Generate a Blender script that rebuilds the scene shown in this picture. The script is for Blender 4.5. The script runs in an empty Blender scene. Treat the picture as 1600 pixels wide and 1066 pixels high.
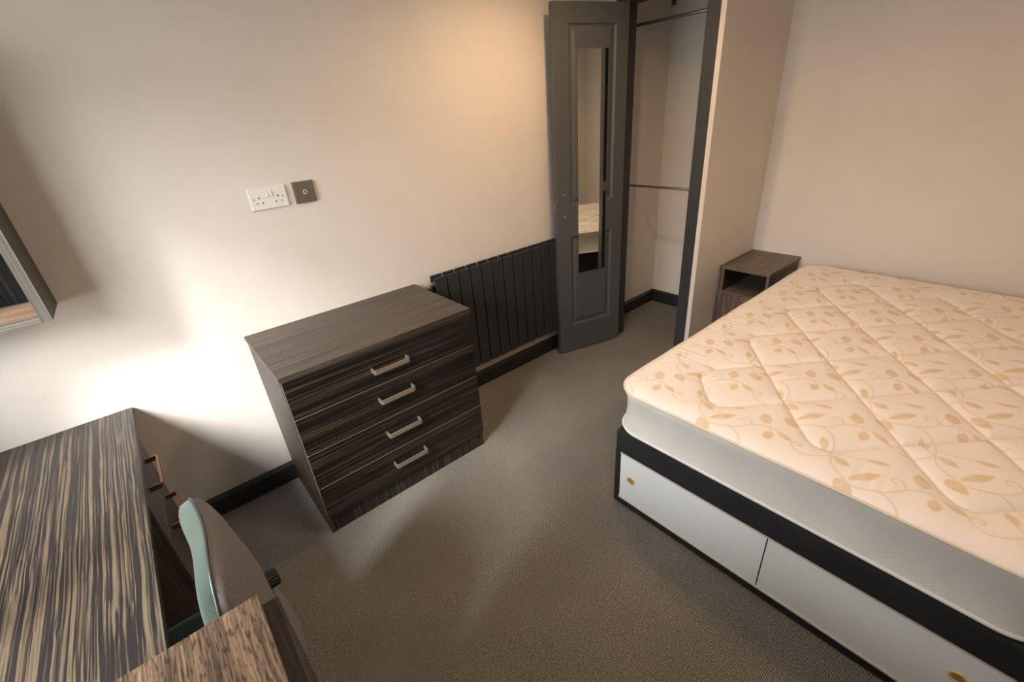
import bpy, bmesh, math, random
import numpy as np
from mathutils import Vector, Matrix
random.seed(7)
S = bpy.context.scene
COL = S.collection

# ------------------------------------------------------------------ camera
cam_d = bpy.data.cameras.new('camera')
cam_d.sensor_width = 36.0
cam_d.lens = 702.65 / 1600 * 36.0
cam_d.clip_start = 0.02
cam = bpy.data.objects.new('camera', cam_d)
COL.objects.link(cam)
YAW, PITCH, ROLL = -0.6718, -0.4671, -0.0812
_f = Vector((-math.sin(YAW) * math.cos(PITCH), math.cos(YAW) * math.cos(PITCH), math.sin(PITCH)))
_r = Vector((math.cos(YAW), math.sin(YAW), 0))
_u = _r.cross(_f)
cr, sr = math.cos(ROLL), math.sin(ROLL)
r2, u2 = cr * _r + sr * _u, -sr * _r + cr * _u
cam.matrix_world = Matrix(((r2.x, u2.x, -_f.x, 0.0034), (r2.y, u2.y, -_f.y, -2.1402), (r2.z, u2.z, -_f.z, 1.5884), (0, 0, 0, 1)))
S.camera = cam

# ------------------------------------------------------------------ view, world, daylight
S.view_settings.view_transform = 'Standard'
S.view_settings.look = 'None'
S.view_settings.gamma = 1.0
S.view_settings.use_curve_mapping = False
S.view_settings.exposure = 0.26
W = bpy.data.worlds.new('overcast_sky')
S.world = W
W.use_nodes = True
W.node_tree.nodes['Background'].inputs[0].default_value = (0.80, 0.90, 1.0, 1)
W.node_tree.nodes['Background'].inputs[1].default_value = 1.2


def area(name, loc, target, sx, sy, power, color, shape='RECTANGLE', spread=None):
    d = bpy.data.lights.new(name, 'AREA')
    d.shape = shape
    d.size = sx
    d.size_y = sy
    d.energy = power
    d.color = color
    if spread: d.spread = spread
    o = bpy.data.objects.new(name, d)
    o.location = loc
    o.rotation_euler = (Vector(target) - Vector(loc)).to_track_quat('-Z', 'Y').to_euler()
    COL.objects.link(o)
    return o


WZ0, WZ1 = 0.92, 2.06          # window sill and head
WY0, WY1 = -0.40, -1.80        # window run along the desk wall
XL = -0.90                     # desk wall
area('daylight_sky', (-4.3, -3.2, 3.7), (-0.9, -1.6, 1.3), 8.4, 2.3, 1150, (0.97, 0.98, 1.0))
area('daylight_bright_cloud', (-4.3, -3.05, 5.3), (-0.2, -1.25, 0.75), 0.75, 2.4, 1050, (1.0, 0.98, 0.95))
area('daylight_street', (-4.3, -3.0, 1.3), (-0.9, -1.4, 1.5), 8.0, 2.2, 270, (1.0, 0.97, 0.93))
LAMPS = [(1.75, -0.72), (1.9, -2.5)]
for i, (lx, ly) in enumerate(LAMPS):
    d = bpy.data.lights.new('downlight_bulb', 'SPOT')
    d.energy = (40, 27)[i]
    d.color = (1.0, 0.64, 0.34)
    d.spot_size = math.radians(165)
    d.spot_blend = 0.9
    d.shadow_soft_size = 0.035
    o = bpy.data.objects.new('downlight_bulb', d)
    o.location = (lx, ly, 2.385)
    COL.objects.link(o)

LP = (0.95, -1.6)             # unseen round lamp added as general fill light
d = bpy.data.lights.new('added_fill_light', 'AREA')
d.shape = 'DISK'
d.size = 0.36
d.energy = 8.5
d.color = (1.0, 0.86, 0.70)
o = bpy.data.objects.new('added_fill_light', d)
o.location = (LP[0], LP[1], 2.33)
COL.objects.link(o)

# ------------------------------------------------------------------ material helpers
def mat(name, color=(0.5, 0.5, 0.5), rough=0.5, metal=0.0, spec=0.5):
    m = bpy.data.materials.new(name)
    m.use_nodes = True
    b = m.node_tree.nodes['Principled BSDF']
    b.inputs['Base Color'].default_value = (*color, 1)
    b.inputs['Roughness'].default_value = rough
    b.inputs['Metallic'].default_value = metal
    b.inputs['Specular IOR Level'].default_value = spec
    return m


class NT:
    def __init__(s, m):
        s.t = m.node_tree
        s.b = s.t.nodes['Principled BSDF']

    def n(s, typ, **kw):
        n = s.t.nodes.new(typ)
        for k, v in kw.items():
            if k.startswith('_'):
                setattr(n, k[1:], v)
            else:
                key = k.replace('__', ' ')
                n.inputs[int(key[1:]) if key[0] == 'i' and key[1:].isdigit() else key].default_value = v
        return n

    def l(s, a, ao, b, bi):
        s.t.links.new(a.outputs[ao], b.inputs[bi])

    def ramp(s, stops):
        r = s.t.nodes.new('ShaderNodeValToRGB')
        e = r.color_ramp.elements
        while len(e) < len(stops): e.new(0.5)
        for x, (p, c) in zip(e, stops):
            x.position = p
            x.color = (*c, 1)
        return r

    def bump(s, node, out, strength, dist, chain=None):
        b = s.n('ShaderNodeBump', Strength=strength, Distance=dist)
        s.l(node, out, b, 'Height')
        if chain: s.l(chain, 0, b, 'Normal')
        s.l(b, 0, s.b, 'Normal')
        return b


def noise_mat(name, c1, c2, scale, rough=0.5, bump=0.1, bdist=0.001, metal=0.0, detail=4, stretch=(1, 1, 1), spec=0.5):
    m = mat(name, c1, rough, metal, spec)
    t = NT(m)
    tc = t.n('ShaderNodeTexCoord')
    mp = t.n('ShaderNodeMapping', Scale=stretch)
    t.l(tc, 'Object', mp, 0)
    n = t.n('ShaderNodeTexNoise', Scale=scale, Detail=detail)
    t.l(mp, 0, n, 'Vector')
    r = t.ramp([(0.3, c1), (0.7, c2)])
    t.l(n, 0, r, 0)
    t.l(r, 0, t.b, 'Base Color')
    if bump: t.bump(n, 0, bump, bdist)
    return m


def wood(name, grain, dark, light, across=90.0, along=1.0, lo=0.45, hi=0.6, wav=0.02, rough=0.4, fine=0.5, pore=0.0, spec=0.5):
    """striped veneer: grain axis is 0, 1 or 2"""
    m = mat(name, dark, rough, 0, spec)
    t = NT(m)
    tc = t.n('ShaderNodeTexCoord')
    sc1 = [1, 1, 1]
    wn = t.n('ShaderNodeTexNoise', Scale=4.0, Detail=2.0)
    mpw = t.n('ShaderNodeMapping', Scale=tuple(0.7 if i == grain else 3.0 for i in range(3)))
    t.l(tc, 'Object', mpw, 0)
    t.l(mpw, 0, wn, 'Vector')
    sub = t.n('ShaderNodeVectorMath', _operation='SUBTRACT')
    t.l(wn, 'Color', sub, 0)
    sub.inputs[1].default_value = (0.5, 0.5, 0.5)
    scl = t.n('ShaderNodeVectorMath', _operation='SCALE')
    t.l(sub, 0, scl, 0)
    scl.inputs['Scale'].default_value = wav * 1.4
    add = t.n('ShaderNodeVectorMath', _operation='ADD')
    t.l(tc, 'Object', add, 0)
    t.l(scl, 0, add, 1)
    mp = t.n('ShaderNodeMapping', Scale=tuple(along if i == grain else across for i in range(3)))
    t.l(add, 0, mp, 0)
    n1 = t.n('ShaderNodeTexNoise', Scale=1.0, Detail=3.0, Roughness=0.6)
    t.l(mp, 0, n1, 'Vector')
    r1 = t.ramp([(lo, dark), (hi, light)])
    t.l(n1, 0, r1, 0)
    mp2 = t.n('ShaderNodeMapping', Scale=tuple(along * 5 if i == grain else across * 4.5 for i in range(3)))
    t.l(add, 0, mp2, 0)
    n2 = t.n('ShaderNodeTexNoise', Scale=1.0, Detail=2.0)
    t.l(mp2, 0, n2, 'Vector')
    r2 = t.ramp([(0.35, (1 - fine,) * 3), (0.6, (1, 1, 1))])
    t.l(n2, 0, r2, 0)
    mx = t.n('ShaderNodeMix', _data_type='RGBA', _blend_type='MULTIPLY')
    mx.inputs[0].default_value = 1.0
    t.l(r1, 0, mx, 6)
    t.l(r2, 0, mx, 7)
    last, out = mx, 2
    if pore:
        mp3 = t.n('ShaderNodeMapping', Scale=tuple(45 if i == grain else 300 for i in range(3)))
        t.l(tc, 'Object', mp3, 0)
        n3 = t.n('ShaderNodeTexNoise', Scale=1.0, Detail=1.0)
        t.l(mp3, 0, n3, 'Vector')
        r3 = t.ramp([(0.36, (1 - pore,) * 3), (0.46, (1, 1, 1))])
        t.l(n3, 0, r3, 0)
        m3 = t.n('ShaderNodeMix', _data_type='RGBA', _blend_type='MULTIPLY')
        m3.inputs[0].default_value = 1.0
        t.l(mx, 2, m3, 6)
        t.l(r3, 0, m3, 7)
        last = m3
    t.l(last, out, t.b, 'Base Color')
    t.bump(n2, 0, 0.12, 0.0006)
    return m


# ------------------------------------------------------------------ materials
M = {}
M['wall'] = noise_mat('painted_plaster', (0.71, 0.655, 0.59), (0.735, 0.68, 0.615), 6, 0.75, 0.0)
_t = NT(M['wall'])
_n = _t.n('ShaderNodeTexNoise', Scale=160.0, Detail=3.0)
_tc = _t.n('ShaderNodeTexCoord'); _t.l(_tc, 'Object', _n, 'Vector')
_t.bump(_n, 0, 0.12, 0.0012)
M['ceiling'] = noise_mat('ceiling_paint', (0.78, 0.76, 0.72), (0.80, 0.78, 0.74), 8, 0.9, 0)
M['trim'] = noise_mat('charcoal_gloss_paint', (0.018, 0.020, 0.022), (0.024, 0.026, 0.028), 40, 0.38, 0.05)
M['jamb'] = noise_mat('charcoal_satin_paint', (0.030, 0.031, 0.033), (0.038, 0.039, 0.041), 30, 0.42, 0.05)
M['door'] = noise_mat('grey_embossed_door_paint', (0.070, 0.073, 0.074), (0.084, 0.086, 0.086), 60, 0.42, 0.35, 0.0008, stretch=(5, 5, 0.35))
M['radiator'] = noise_mat('anthracite_powder_coat', (0.022, 0.024, 0.025), (0.028, 0.030, 0.031), 300, 0.45, 0.08, 0.0004)
M['white_plastic'] = mat('white_plastic', (0.78, 0.77, 0.74), 0.3)
M['black'] = mat('black_recess', (0.006, 0.006, 0.006), 0.7)
M['brass'] = noise_mat('brass', (0.55, 0.42, 0.22), (0.62, 0.48, 0.26), 60, 0.35, 0, metal=1.0)
M['nickel'] = noise_mat('brushed_nickel', (0.36, 0.285, 0.215), (0.43, 0.345, 0.265), 180, 0.38, 0.06, 0.0003, metal=0.7, stretch=(0.2, 4, 4))
M['copper'] = noise_mat('bronzed_metal', (0.30, 0.17, 0.12), (0.36, 0.22, 0.15), 80, 0.35, 0, metal=1.0)
M['steel'] = noise_mat('brushed_steel_plate', (0.22, 0.20, 0.165), (0.26, 0.235, 0.195), 300, 0.42, 0.05, 0.0003, metal=0.75, stretch=(0.3, 1, 4))
M['rail'] = noise_mat('dull_chrome_rail', (0.30, 0.27, 0.23), (0.36, 0.33, 0.28), 50, 0.4, 0, metal=0.8)
M['mirror'] = mat('mirror_glass', (0.86, 0.88, 0.84), 0.015, 1.0)
M['chest_front'] = wood('macassar_horizontal', 0, (0.005, 0.004, 0.0035), (0.074, 0.050, 0.029), 150, 1.3, 0.46, 0.70, 0.004, 0.4, 0.6)
M['chest_top'] = wood('macassar_top_gloss_tint', 0, (0.022, 0.018, 0.015), (0.145, 0.11, 0.08), 190, 1.2, 0.42, 0.64, 0.003, 0.42, 0.5)  # same veneer, gloss of the top put into paler streaks
M['chest_side'] = wood('macassar_vertical_lit_tint', 2, (0.024, 0.018, 0.014), (0.09, 0.066, 0.048), 110, 2.0, 0.42, 0.66, 0.008, 0.45, 0.5)  # light falling on the side is painted into this greyer, paler veneer
M['chest_plinth'] = wood('macassar_plinth', 2, (0.010, 0.008, 0.007), (0.075, 0.052, 0.034), 120, 3.0, 0.46, 0.66, 0.008, 0.5, 0.6)
M['edge'] = mat('edge_band_highlight', (0.10, 0.082, 0.062), 0.5)  # edge band with its highlight put into the pale colour
M['desk_top'] = wood('zebrano_desk', 1, (0.018, 0.015, 0.0145), (0.120, 0.090, 0.058), 150, 0.8, 0.49, 0.58, 0.010, 0.36, 0.35, 0.10)
M['desk_side'] = wood('desk_carcass', 2, (0.05, 0.043, 0.038), (0.12, 0.10, 0.085), 80, 2, 0.4, 0.7, 0.008, 0.5, 0.3)
M['cab_top'] = wood('rough_zebrano', 1, (0.085, 0.058, 0.040), (0.30, 0.195, 0.115), 70, 2.2, 0.40, 0.58, 0.008, 0.5, 0.55, 0.65)
M['cab_door'] = wood('cabinet_door_veneer', 1, (0.022, 0.016, 0.013), (0.085, 0.062, 0.048), 130, 2.5, 0.42, 0.68, 0.006, 0.45, 0.4)
M['shelf'] = wood('limed_ebony', 2, (0.045, 0.042, 0.032), (0.10, 0.092, 0.068), 160, 1.6, 0.4, 0.66, 0.004, 0.5, 0.3)
M['shelf_front'] = wood('limed_ebony_edge', 2, (0.06, 0.053, 0.043), (0.16, 0.14, 0.115), 210, 1.2, 0.38, 0.62, 0.003, 0.5, 0.3)
M['shelf_front_x'] = wood('limed_ebony_edge_flat', 0, (0.06, 0.053, 0.043), (0.16, 0.14, 0.115), 210, 1.2, 0.38, 0.62, 0.003, 0.5, 0.3)
M['shelf_in'] = wood('shelf_board_orange_lit', 0, (0.16, 0.10, 0.06), (0.34, 0.22, 0.14), 90, 3, 0.35, 0.65, 0.006, 0.5, 0.3)  # orange light on the boards is put into their colour
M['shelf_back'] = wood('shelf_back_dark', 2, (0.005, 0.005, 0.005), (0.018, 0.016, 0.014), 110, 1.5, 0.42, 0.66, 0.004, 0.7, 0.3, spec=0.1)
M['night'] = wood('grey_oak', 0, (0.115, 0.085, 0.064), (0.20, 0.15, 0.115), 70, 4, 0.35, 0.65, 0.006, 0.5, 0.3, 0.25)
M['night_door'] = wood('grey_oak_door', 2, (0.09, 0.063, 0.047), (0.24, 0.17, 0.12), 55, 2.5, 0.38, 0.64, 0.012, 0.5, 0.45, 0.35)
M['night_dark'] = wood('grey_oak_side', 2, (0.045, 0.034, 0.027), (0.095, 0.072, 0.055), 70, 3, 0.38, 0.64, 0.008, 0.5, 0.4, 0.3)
M['white_board'] = mat('white_melamine', (0.86, 0.875, 0.85), 0.28)
M['cream_track'] = mat('cream_plastic_track', (0.62, 0.55, 0.45), 0.4)
M['finger'] = mat('cream_plastic_pull', (0.72, 0.50, 0.20), 0.4)
M['finger_shade'] = mat('pull_shade_tone', (0.36, 0.24, 0.09), 0.5)  # darker tone paints the shade inside the pull
M['chair_black'] = noise_mat('black_moulded_plastic', (0.012, 0.012, 0.012), (0.018, 0.018, 0.018), 200, 0.5, 0.2, 0.0006)
M['wood_brown'] = mat('stained_pine', (0.17, 0.075, 0.03), 0.6)
M['window_white'] = mat('window_frame_white', (0.75, 0.75, 0.73), 0.35)
M['glow'] = mat('lamp_lens', (0.9, 0.8, 0.6), 0.4)
M['glow'].node_tree.nodes['Principled BSDF'].inputs['Emission Color'].default_value = (1, 0.7, 0.4, 1)
M['glow'].node_tree.nodes['Principled BSDF'].inputs['Emission Strength'].default_value = 4


def weave(name, c1, c2, sx, sy, axes=(0, 1), rough=0.9, bump=0.5, bd=0.001, sheen=0.0):
    """rows of stitches: product of two sine waves"""
    m = mat(name, c1, rough, 0, 0.2)
    t = NT(m)
    tc = t.n('ShaderNodeTexCoord')
    sep = t.n('ShaderNodeSeparateXYZ')
    t.l(tc, 'Object', sep, 0)
    outs = []
    for ax, s in ((axes[0], sx), (axes[1], sy)):
        a = t.n('ShaderNodeMath', _operation='MULTIPLY')
        a.inputs[1].default_value = 2 * math.pi / s
        t.l(sep, ax, a, 0)
        b = t.n('ShaderNodeMath', _operation='SINE')
        t.l(a, 0, b, 0)
        outs.append(b)
    p = t.n('ShaderNodeMath', _operation='MULTIPLY')
    t.l(outs[0], 0, p, 0)
    t.l(outs[1], 0, p, 1)
    mr = t.n('ShaderNodeMapRange')
    mr.inputs['From Min'].default_value = -1
    t.l(p, 0, mr, 0)
    nz = t.n('ShaderNodeTexNoise', Scale=9.0, Detail=5.0)
    t.l(tc, 'Object', nz, 'Vector')
    mixf = t.n('ShaderNodeMath', _operation='MULTIPLY_ADD')
    t.l(nz, 0, mixf, 0)
    mixf.inputs[1].default_value = 0.5
    s2 = t.n('ShaderNodeMath', _operation='MULTIPLY')
    s2.inputs[1].default_value = 0.6
    t.l(mr, 0, s2, 0)
    t.l(s2, 0, mixf, 2)
    r = t.ramp([(0.25, c1), (0.85, c2)])
    t.l(mixf, 0, r, 0)
    t.l(r, 0, t.b, 'Base Color')
    t.bump(mr, 0, bump, bd)
    if sheen: t.b.inputs['Sheen Weight'].default_value = sheen
    return m


M['divan'] = weave('charcoal_divan_cloth', (0.013, 0.013, 0.014), (0.032, 0.031, 0.032), 0.007, 0.006, (1, 2), 0.85, 0.4, 0.0008)
M['border'] = weave('beige_border_knit', (0.58, 0.55, 0.49), (0.72, 0.69, 0.62), 0.0075, 0.006, (1, 2), 0.85, 0.5, 0.0010)
M['chair_green'] = weave('green_upholstery', (0.024, 0.039, 0.029), (0.042, 0.064, 0.048), 0.0025, 0.0025, (1, 2), 0.95, 0.3, 0.0005, 0.3)
M['chair_grey'] = noise_mat('grey_felt', (0.135, 0.125, 0.125), (0.175, 0.162, 0.16), 120, 0.95, 0.3, 0.0008)
M['piping'] = mat('piping_vinyl', (0.03, 0.035, 0.035), 0.35)
M['tape'] = mat('mattress_tape_edge', (0.66, 0.56, 0.44), 0.8)
M['tape_white'] = mat('mattress_lower_tape', (0.74, 0.71, 0.67), 0.8)


def carpet():
    m = mat('ribbed_loop_carpet', (0.1, 0.09, 0.08), 0.95, 0, 0.1)
    t = NT(m)
    tc = t.n('ShaderNodeTexCoord')
    mp = t.n('ShaderNodeMapping', Scale=(1, 1, 1))
    t.l(tc, 'Object', mp, 0)
    nd = t.n('ShaderNodeTexNoise', Scale=60.0, Detail=2.0)
    t.l(mp, 0, nd, 'Vector')
    sep = t.n('ShaderNodeSeparateXYZ')
    t.l(mp, 0, sep, 0)
    # ribs run along x, one every 6.5 mm, broken into loops
    a = t.n('ShaderNodeMath', _operation='MULTIPLY'); a.inputs[1].default_value = 2 * math.pi / 0.0052
    t.l(sep, 1, a, 0)
    w = t.n('ShaderNodeMath', _operation='MULTIPLY_ADD'); w.inputs[1].default_value = 1.6
    t.l(nd, 0, w, 0); t.l(a, 0, w, 2)
    s = t.n('ShaderNodeMath', _operation='SINE'); t.l(w, 0, s, 0)
    mr = t.n('ShaderNodeMapRange'); mr.inputs['From Min'].default_value = -1
    t.l(s, 0, mr, 0)
    lp = t.n('ShaderNodeMapping', Scale=(190, 300, 1))
    t.l(tc, 'Object', lp, 0)
    ln = t.n('ShaderNodeTexNoise', Scale=1.0, Detail=2.0)
    t.l(lp, 0, ln, 'Vector')
    h = t.n('ShaderNodeMath', _operation='MULTIPLY_ADD'); h.inputs[1].default_value = 1.9
    t.l(ln, 0, h, 0); t.l(mr, 0, h, 2)
    hr = t.n('ShaderNodeMapRange'); hr.inputs['From Min'].default_value = 0.65; hr.inputs['From Max'].default_value = 2.25
    t.l(h, 0, hr, 0)
    r = t.ramp([(0.0, (0.036, 0.033, 0.030)), (0.45, (0.155, 0.145, 0.130)), (1.0, (0.43, 0.405, 0.365))])
    t.l(hr, 0, r, 0)
    sp = t.n('ShaderNodeTexNoise', Scale=170.0, Detail=1.0)
    t.l(tc, 'Object', sp, 'Vector')
    spr = t.ramp([(0.36, (0.74, 0.735, 0.73)), (0.64, (1.14, 1.14, 1.13))])
    t.l(sp, 0, spr, 0)
    ms = t.n('ShaderNodeMix', _data_type='RGBA', _blend_type='MULTIPLY'); ms.inputs[0].default_value = 1
    t.l(r, 0, ms, 6); t.l(spr, 0, ms, 7)
    # soft wear patches
    big = t.n('ShaderNodeTexNoise', Scale=2.5, Detail=4.0)
    t.l(tc, 'Object', big, 'Vector')
    br = t.ramp([(0.35, (0.88, 0.88, 0.88)), (0.65, (1.05, 1.03, 1.0))])
    t.l(big, 0, br, 0)
    mx = t.n('ShaderNodeMix', _data_type='RGBA', _blend_type='MULTIPLY'); mx.inputs[0].default_value = 1
    t.l(ms, 2, mx, 6); t.l(br, 0, mx, 7)
    t.l(mx, 2, t.b, 'Base Color')
    t.bump(hr, 0, 0.6, 0.002)
    return m


M['carpet'] = carpet()


def ticking():
    m = mat('printed_ticking', (0.8, 0.7, 0.6), 0.62, 0, 0.3)
    t = NT(m)
    at = t.n('ShaderNodeAttribute', _attribute_name='print')
    tc = t.n('ShaderNodeTexCoord')
    r = t.ramp([(0.0, (0.78, 0.705, 0.655)), (0.45, (0.71, 0.605, 0.48)), (1.0, (0.66, 0.50, 0.335))])
    t.l(at, 'Fac', r, 0)
    t.l(r, 0, t.b, 'Base Color')
    # drawn-up ticking: fine pleats
    mp = t.n('ShaderNodeMapping', Scale=(14, 110, 1))
    mp.inputs['Rotation'].default_value = (0, 0, 0.15)
    t.l(tc, 'Object', mp, 0)
    n = t.n('ShaderNodeTexNoise', Scale=1.0, Detail=3.0)
    t.l(mp, 0, n, 'Vector')
    n2 = t.n('ShaderNodeTexNoise', Scale=28.0, Detail=3.0)
    t.l(tc, 'Object', n2, 'Vector')
    b1 = t.bump(n, 0, 0.45, 0.003)
    t.bump(n2, 0, 0.22, 0.003, b1)
    t.b.inputs['Sheen Weight'].default_value = 0.15
    return m


M['ticking'] = ticking()

# ------------------------------------------------------------------ object helpers
ORG = {}


def link(o):
    COL.objects.link(o)
    return o


def thing(name, label, cat, loc, rotz=0.0, group=None, kind=None):
    o = bpy.data.objects.new(name, None)
    o.empty_display_size = 0.05
    o.location = loc
    o.rotation_euler = (0, 0, rotz)
    if label: o['label'] = label
    if cat: o['category'] = cat
    if group: o['group'] = group
    if kind: o['kind'] = kind
    ORG[o.name] = Vector((0, 0, 0)) if rotz else Vector(loc)
    return link(o)


def obj(name, bm, material, parent=None, label=None, smooth=False, kind=None, extra=None):
    """bm is in world coordinates (or in the thing's own frame when the thing is turned)"""
    me = bpy.data.meshes.new(name)
    org = ORG.get(parent.name, Vector((0, 0, 0))) if parent else Vector((0, 0, 0))
    bmesh.ops.translate(bm, verts=bm.verts, vec=-org)
    bmesh.ops.recalc_face_normals(bm, faces=bm.faces)
    bm.to_mesh(me)
    bm.free()
    me.materials.append(material)
    for e in (extra or []): me.materials.append(e)
    if smooth:
        me.polygons.foreach_set('use_smooth', [True] * len(me.polygons))
    o = bpy.data.objects.new(name, me)
    if parent:
        o.parent = parent
        ORG[o.name] = org
    if label: o['label'] = label
    if kind: o['kind'] = kind
    return link(o)


def box(bm, x0, x1, y0, y1, z0, z1, bev=0.0, seg=2):
    g = bmesh.ops.create_cube(bm, size=1.0)['verts']
    for v in g:
        v.co = Vector((x0 if v.co.x < 0 else x1, y0 if v.co.y < 0 else y1, z0 if v.co.z < 0 else z1))
    if bev:
        es = list({e for v in g for e in v.link_edges})
        bmesh.ops.bevel(bm, geom=es, offset=bev, segments=seg, affect='EDGES', profile=0.5)
    return bm


def B(*a, **k):
    return box(bmesh.new(), *a, **k)


def cyl(bm, p0, p1, r0, r1=None, n=20):
    p0, p1 = Vector(p0), Vector(p1)
    d = p1 - p0
    q = d.to_track_quat('Z', 'Y').to_matrix().to_4x4()
    q.translation = (p0 + p1) / 2
    bmesh.ops.create_cone(bm, cap_ends=True, segments=n, radius1=r0, radius2=r0 if r1 is None else r1, depth=d.length, matrix=q)
    return bm


def tube(bm, pts, r, n=8, closed=False, sx=1.0):
    """round section swept along points"""
    pts = [Vector(p) for p in pts]
    N = len(pts)
    rings = []
    for i, p in enumerate(pts):
        a = pts[(i - 1) % N] if (closed or i > 0) else p
        b = pts[(i + 1) % N] if (closed or i < N - 1) else p
        t = (b - a).normalized()
        ref = Vector((0, 0, 1)) if abs(t.z) < 0.9 else Vector((1, 0, 0))
        s = t.cross(ref).normalized()
        u = s.cross(t).normalized()
        rings.append([bm.verts.new(p + r * (math.cos(2 * math.pi * k / n) * s * sx + math.sin(2 * math.pi * k / n) * u)) for k in range(n)])
    for i in range(N if closed else N - 1):
        A, C = rings[i], rings[(i + 1) % N]
        for k in range(n):
            bm.faces.new((A[k], A[(k + 1) % n], C[(k + 1) % n], C[k]))
    if not closed:
        bm.faces.new(rings[0][::-1])
        bm.faces.new(rings[-1])
    return bm


def strap(bm, path, w0, w1, axis, th):
    """flat bar handle: 2D path swept in its plane, width along another axis. path = list of Vector, offset by normal"""
    n = len(path)
    P = [Vector(p) for p in path]
    ax = Vector(axis)
    rows = []
    for i, p in enumerate(P):
        t = (P[min(i + 1, n - 1)] - P[max(i - 1, 0)]).normalized()
        nr = t.cross(ax).normalized()
        rows.append([bm.verts.new(p + nr * (th / 2) * a + ax * b) for a, b in ((-1, w0), (1, w0), (1, w1), (-1, w1))])
    for i in range(n - 1):
        for k in range(4):
            bm.faces.new((rows[i][k], rows[i][(k + 1) % 4], rows[i + 1][(k + 1) % 4], rows[i + 1][k]))
    bm.faces.new(rows[0][::-1])
    bm.faces.new(rows[-1])
    return bm


# ------------------------------------------------------------------ the room
XW, YB, ZC = 3.355, -3.6, 2.42
NY = -0.797


def struct(name, bm, m, parent=None):
    return obj(name, bm, m, parent, kind=None if parent else 'structure')


floor = struct('floor', B(XL - 0.1, XW + 0.1, YB - 0.1, 0.1, -0.06, 0), M['carpet'])
struct('ceiling', B(XL - 0.1, XW + 0.1, YB - 0.1, 0.1, ZC, ZC + 0.08), M['ceiling'])
struct('wall_far', B(XL - 0.1, XW + 0.1, 0, 0.1, -0.06, ZC), M['wall'])
struct('wall_right', B(XW, XW + 0.1, YB, 0, -0.06, ZC), M['wall'])
struct('wall_back', B(XL, XW, YB - 0.1, YB, -0.06, ZC), M['wall'])
bm = B(XL - 0.12, XL, YB, 0, -0.06, WZ0)
box(bm, XL - 0.12, XL, YB, 0, WZ1, ZC)
box(bm, XL - 0.12, XL, WY0, 0, WZ0, WZ1)
box(bm, XL - 0.12, XL, YB, WY1, WZ0, WZ1)
struct('wall_left', bm, M['wall'])
# window over the desk: frame with mullions
win = thing('window_1', None, None, (XL - 0.06, (WY0 + WY1) / 2, WZ0), kind='structure')
bm = B(XL - 0.09, XL - 0.03, WY1, WY0, WZ0, WZ0 + 0.05)
box(bm, XL - 0.09, XL - 0.03, WY1, WY0, WZ1 - 0.05, WZ1)
for y in (WY0 - 0.025, WY1 + 0.025):
    box(bm, XL - 0.09, XL - 0.03, y - 0.025, y + 0.025, WZ0 + 0.05, WZ1 - 0.05)
obj('window_frame', bm, M['window_white'], win)
for y in (-1.15,):
    obj('mullion', B(XL - 0.085, XL - 0.035, y - 0.018, y + 0.018, WZ0 + 0.05, WZ1 - 0.05, bev=0.004), M['window_white'], win)
obj('window_sill', B(XL - 0.03, XL + 0.03, WY1 - 0.03, WY0 + 0.03, WZ0 - 0.03, WZ0, bev=0.005), M['window_white'], win)

# closet in the far right corner
XF = 2.56           # plane of the closet front
bm = B(2.665, XW, -0.777, -0.715, 0, ZC)
pl = [(XF, -0.777), (XW, -0.777), (XW, NY), (XF + 0.014, NY)]     # plaster bead cut at an angle beside the jamb
lo = [bm.verts.new((x, y, 0)) for x, y in pl]
hi = [bm.verts.new((x, y, ZC)) for x, y in pl]
bm.faces.new(lo[::-1]); bm.faces.new(hi)
for i in range(4): bm.faces.new((lo[i], lo[(i + 1) % 4], hi[(i + 1) % 4], hi[i]))
struct('wall_nook', bm, M['wall'])
struct('wall_closet_front', B(XF + 0.02, XF + 0.09, -0.135, 0, 0, ZC), M['wall'])
struct('wall_over_closet', B(XF, XF + 0.10, -0.777, -0.135, 2.19, ZC), M['wall'])
fr = thing('door_frame', None, None, (XF, -0.45, 0), kind='structure')
fr.name = 'trim_1'
ORG['trim_1'] = ORG['door_frame']
obj('hinge_jamb', B(XF, 2.657, -0.216, -0.136, 0, 2.10, bev=0.003), M['jamb'], fr)
obj('latch_jamb', B(XF, 2.657, -0.777, -0.702, 0, 2.10, bev=0.003), M['jamb'], fr)
obj('door_stop', B(XF + 0.045, 2.640, -0.702, -0.688, 0, 2.09, bev=0.002), M['jamb'], fr)
obj('header', B(XF, 2.657, -0.777, -0.136, 2.10, 2.19, bev=0.003), M['jamb'], fr)
k = obj('strike_plate', B(XF + 0.004, XF + 0.034, -0.7015, -0.6995, 1.02, 1.09, bev=0.0006), M['brass'], fr)


def board(name, runs, parent=None):
    """skirting board with a chamfered top: runs = (x0,y0,x1,y1,nx,ny) n = towards the room"""
    bm = bmesh.new()
    H, T = 0.103, 0.018
    prof = [(0, 0), (T, 0), (T, H - 0.016), (T * 0.45, H), (0, H)]
    for x0, y0, x1, y1, nx, ny in runs:
        a = [bm.verts.new((x0 + nx * d, y0 + ny * d, z)) for d, z in prof]
        b = [bm.verts.new((x1 + nx * d, y1 + ny * d, z)) for d, z in prof]
        for i in range(5):
            bm.faces.new((a[i], a[(i + 1) % 5], b[(i + 1) % 5], b[i]))
        bm.faces.new(a[::-1]); bm.faces.new(b)
    return struct(name, bm, M['trim'], parent)


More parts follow.
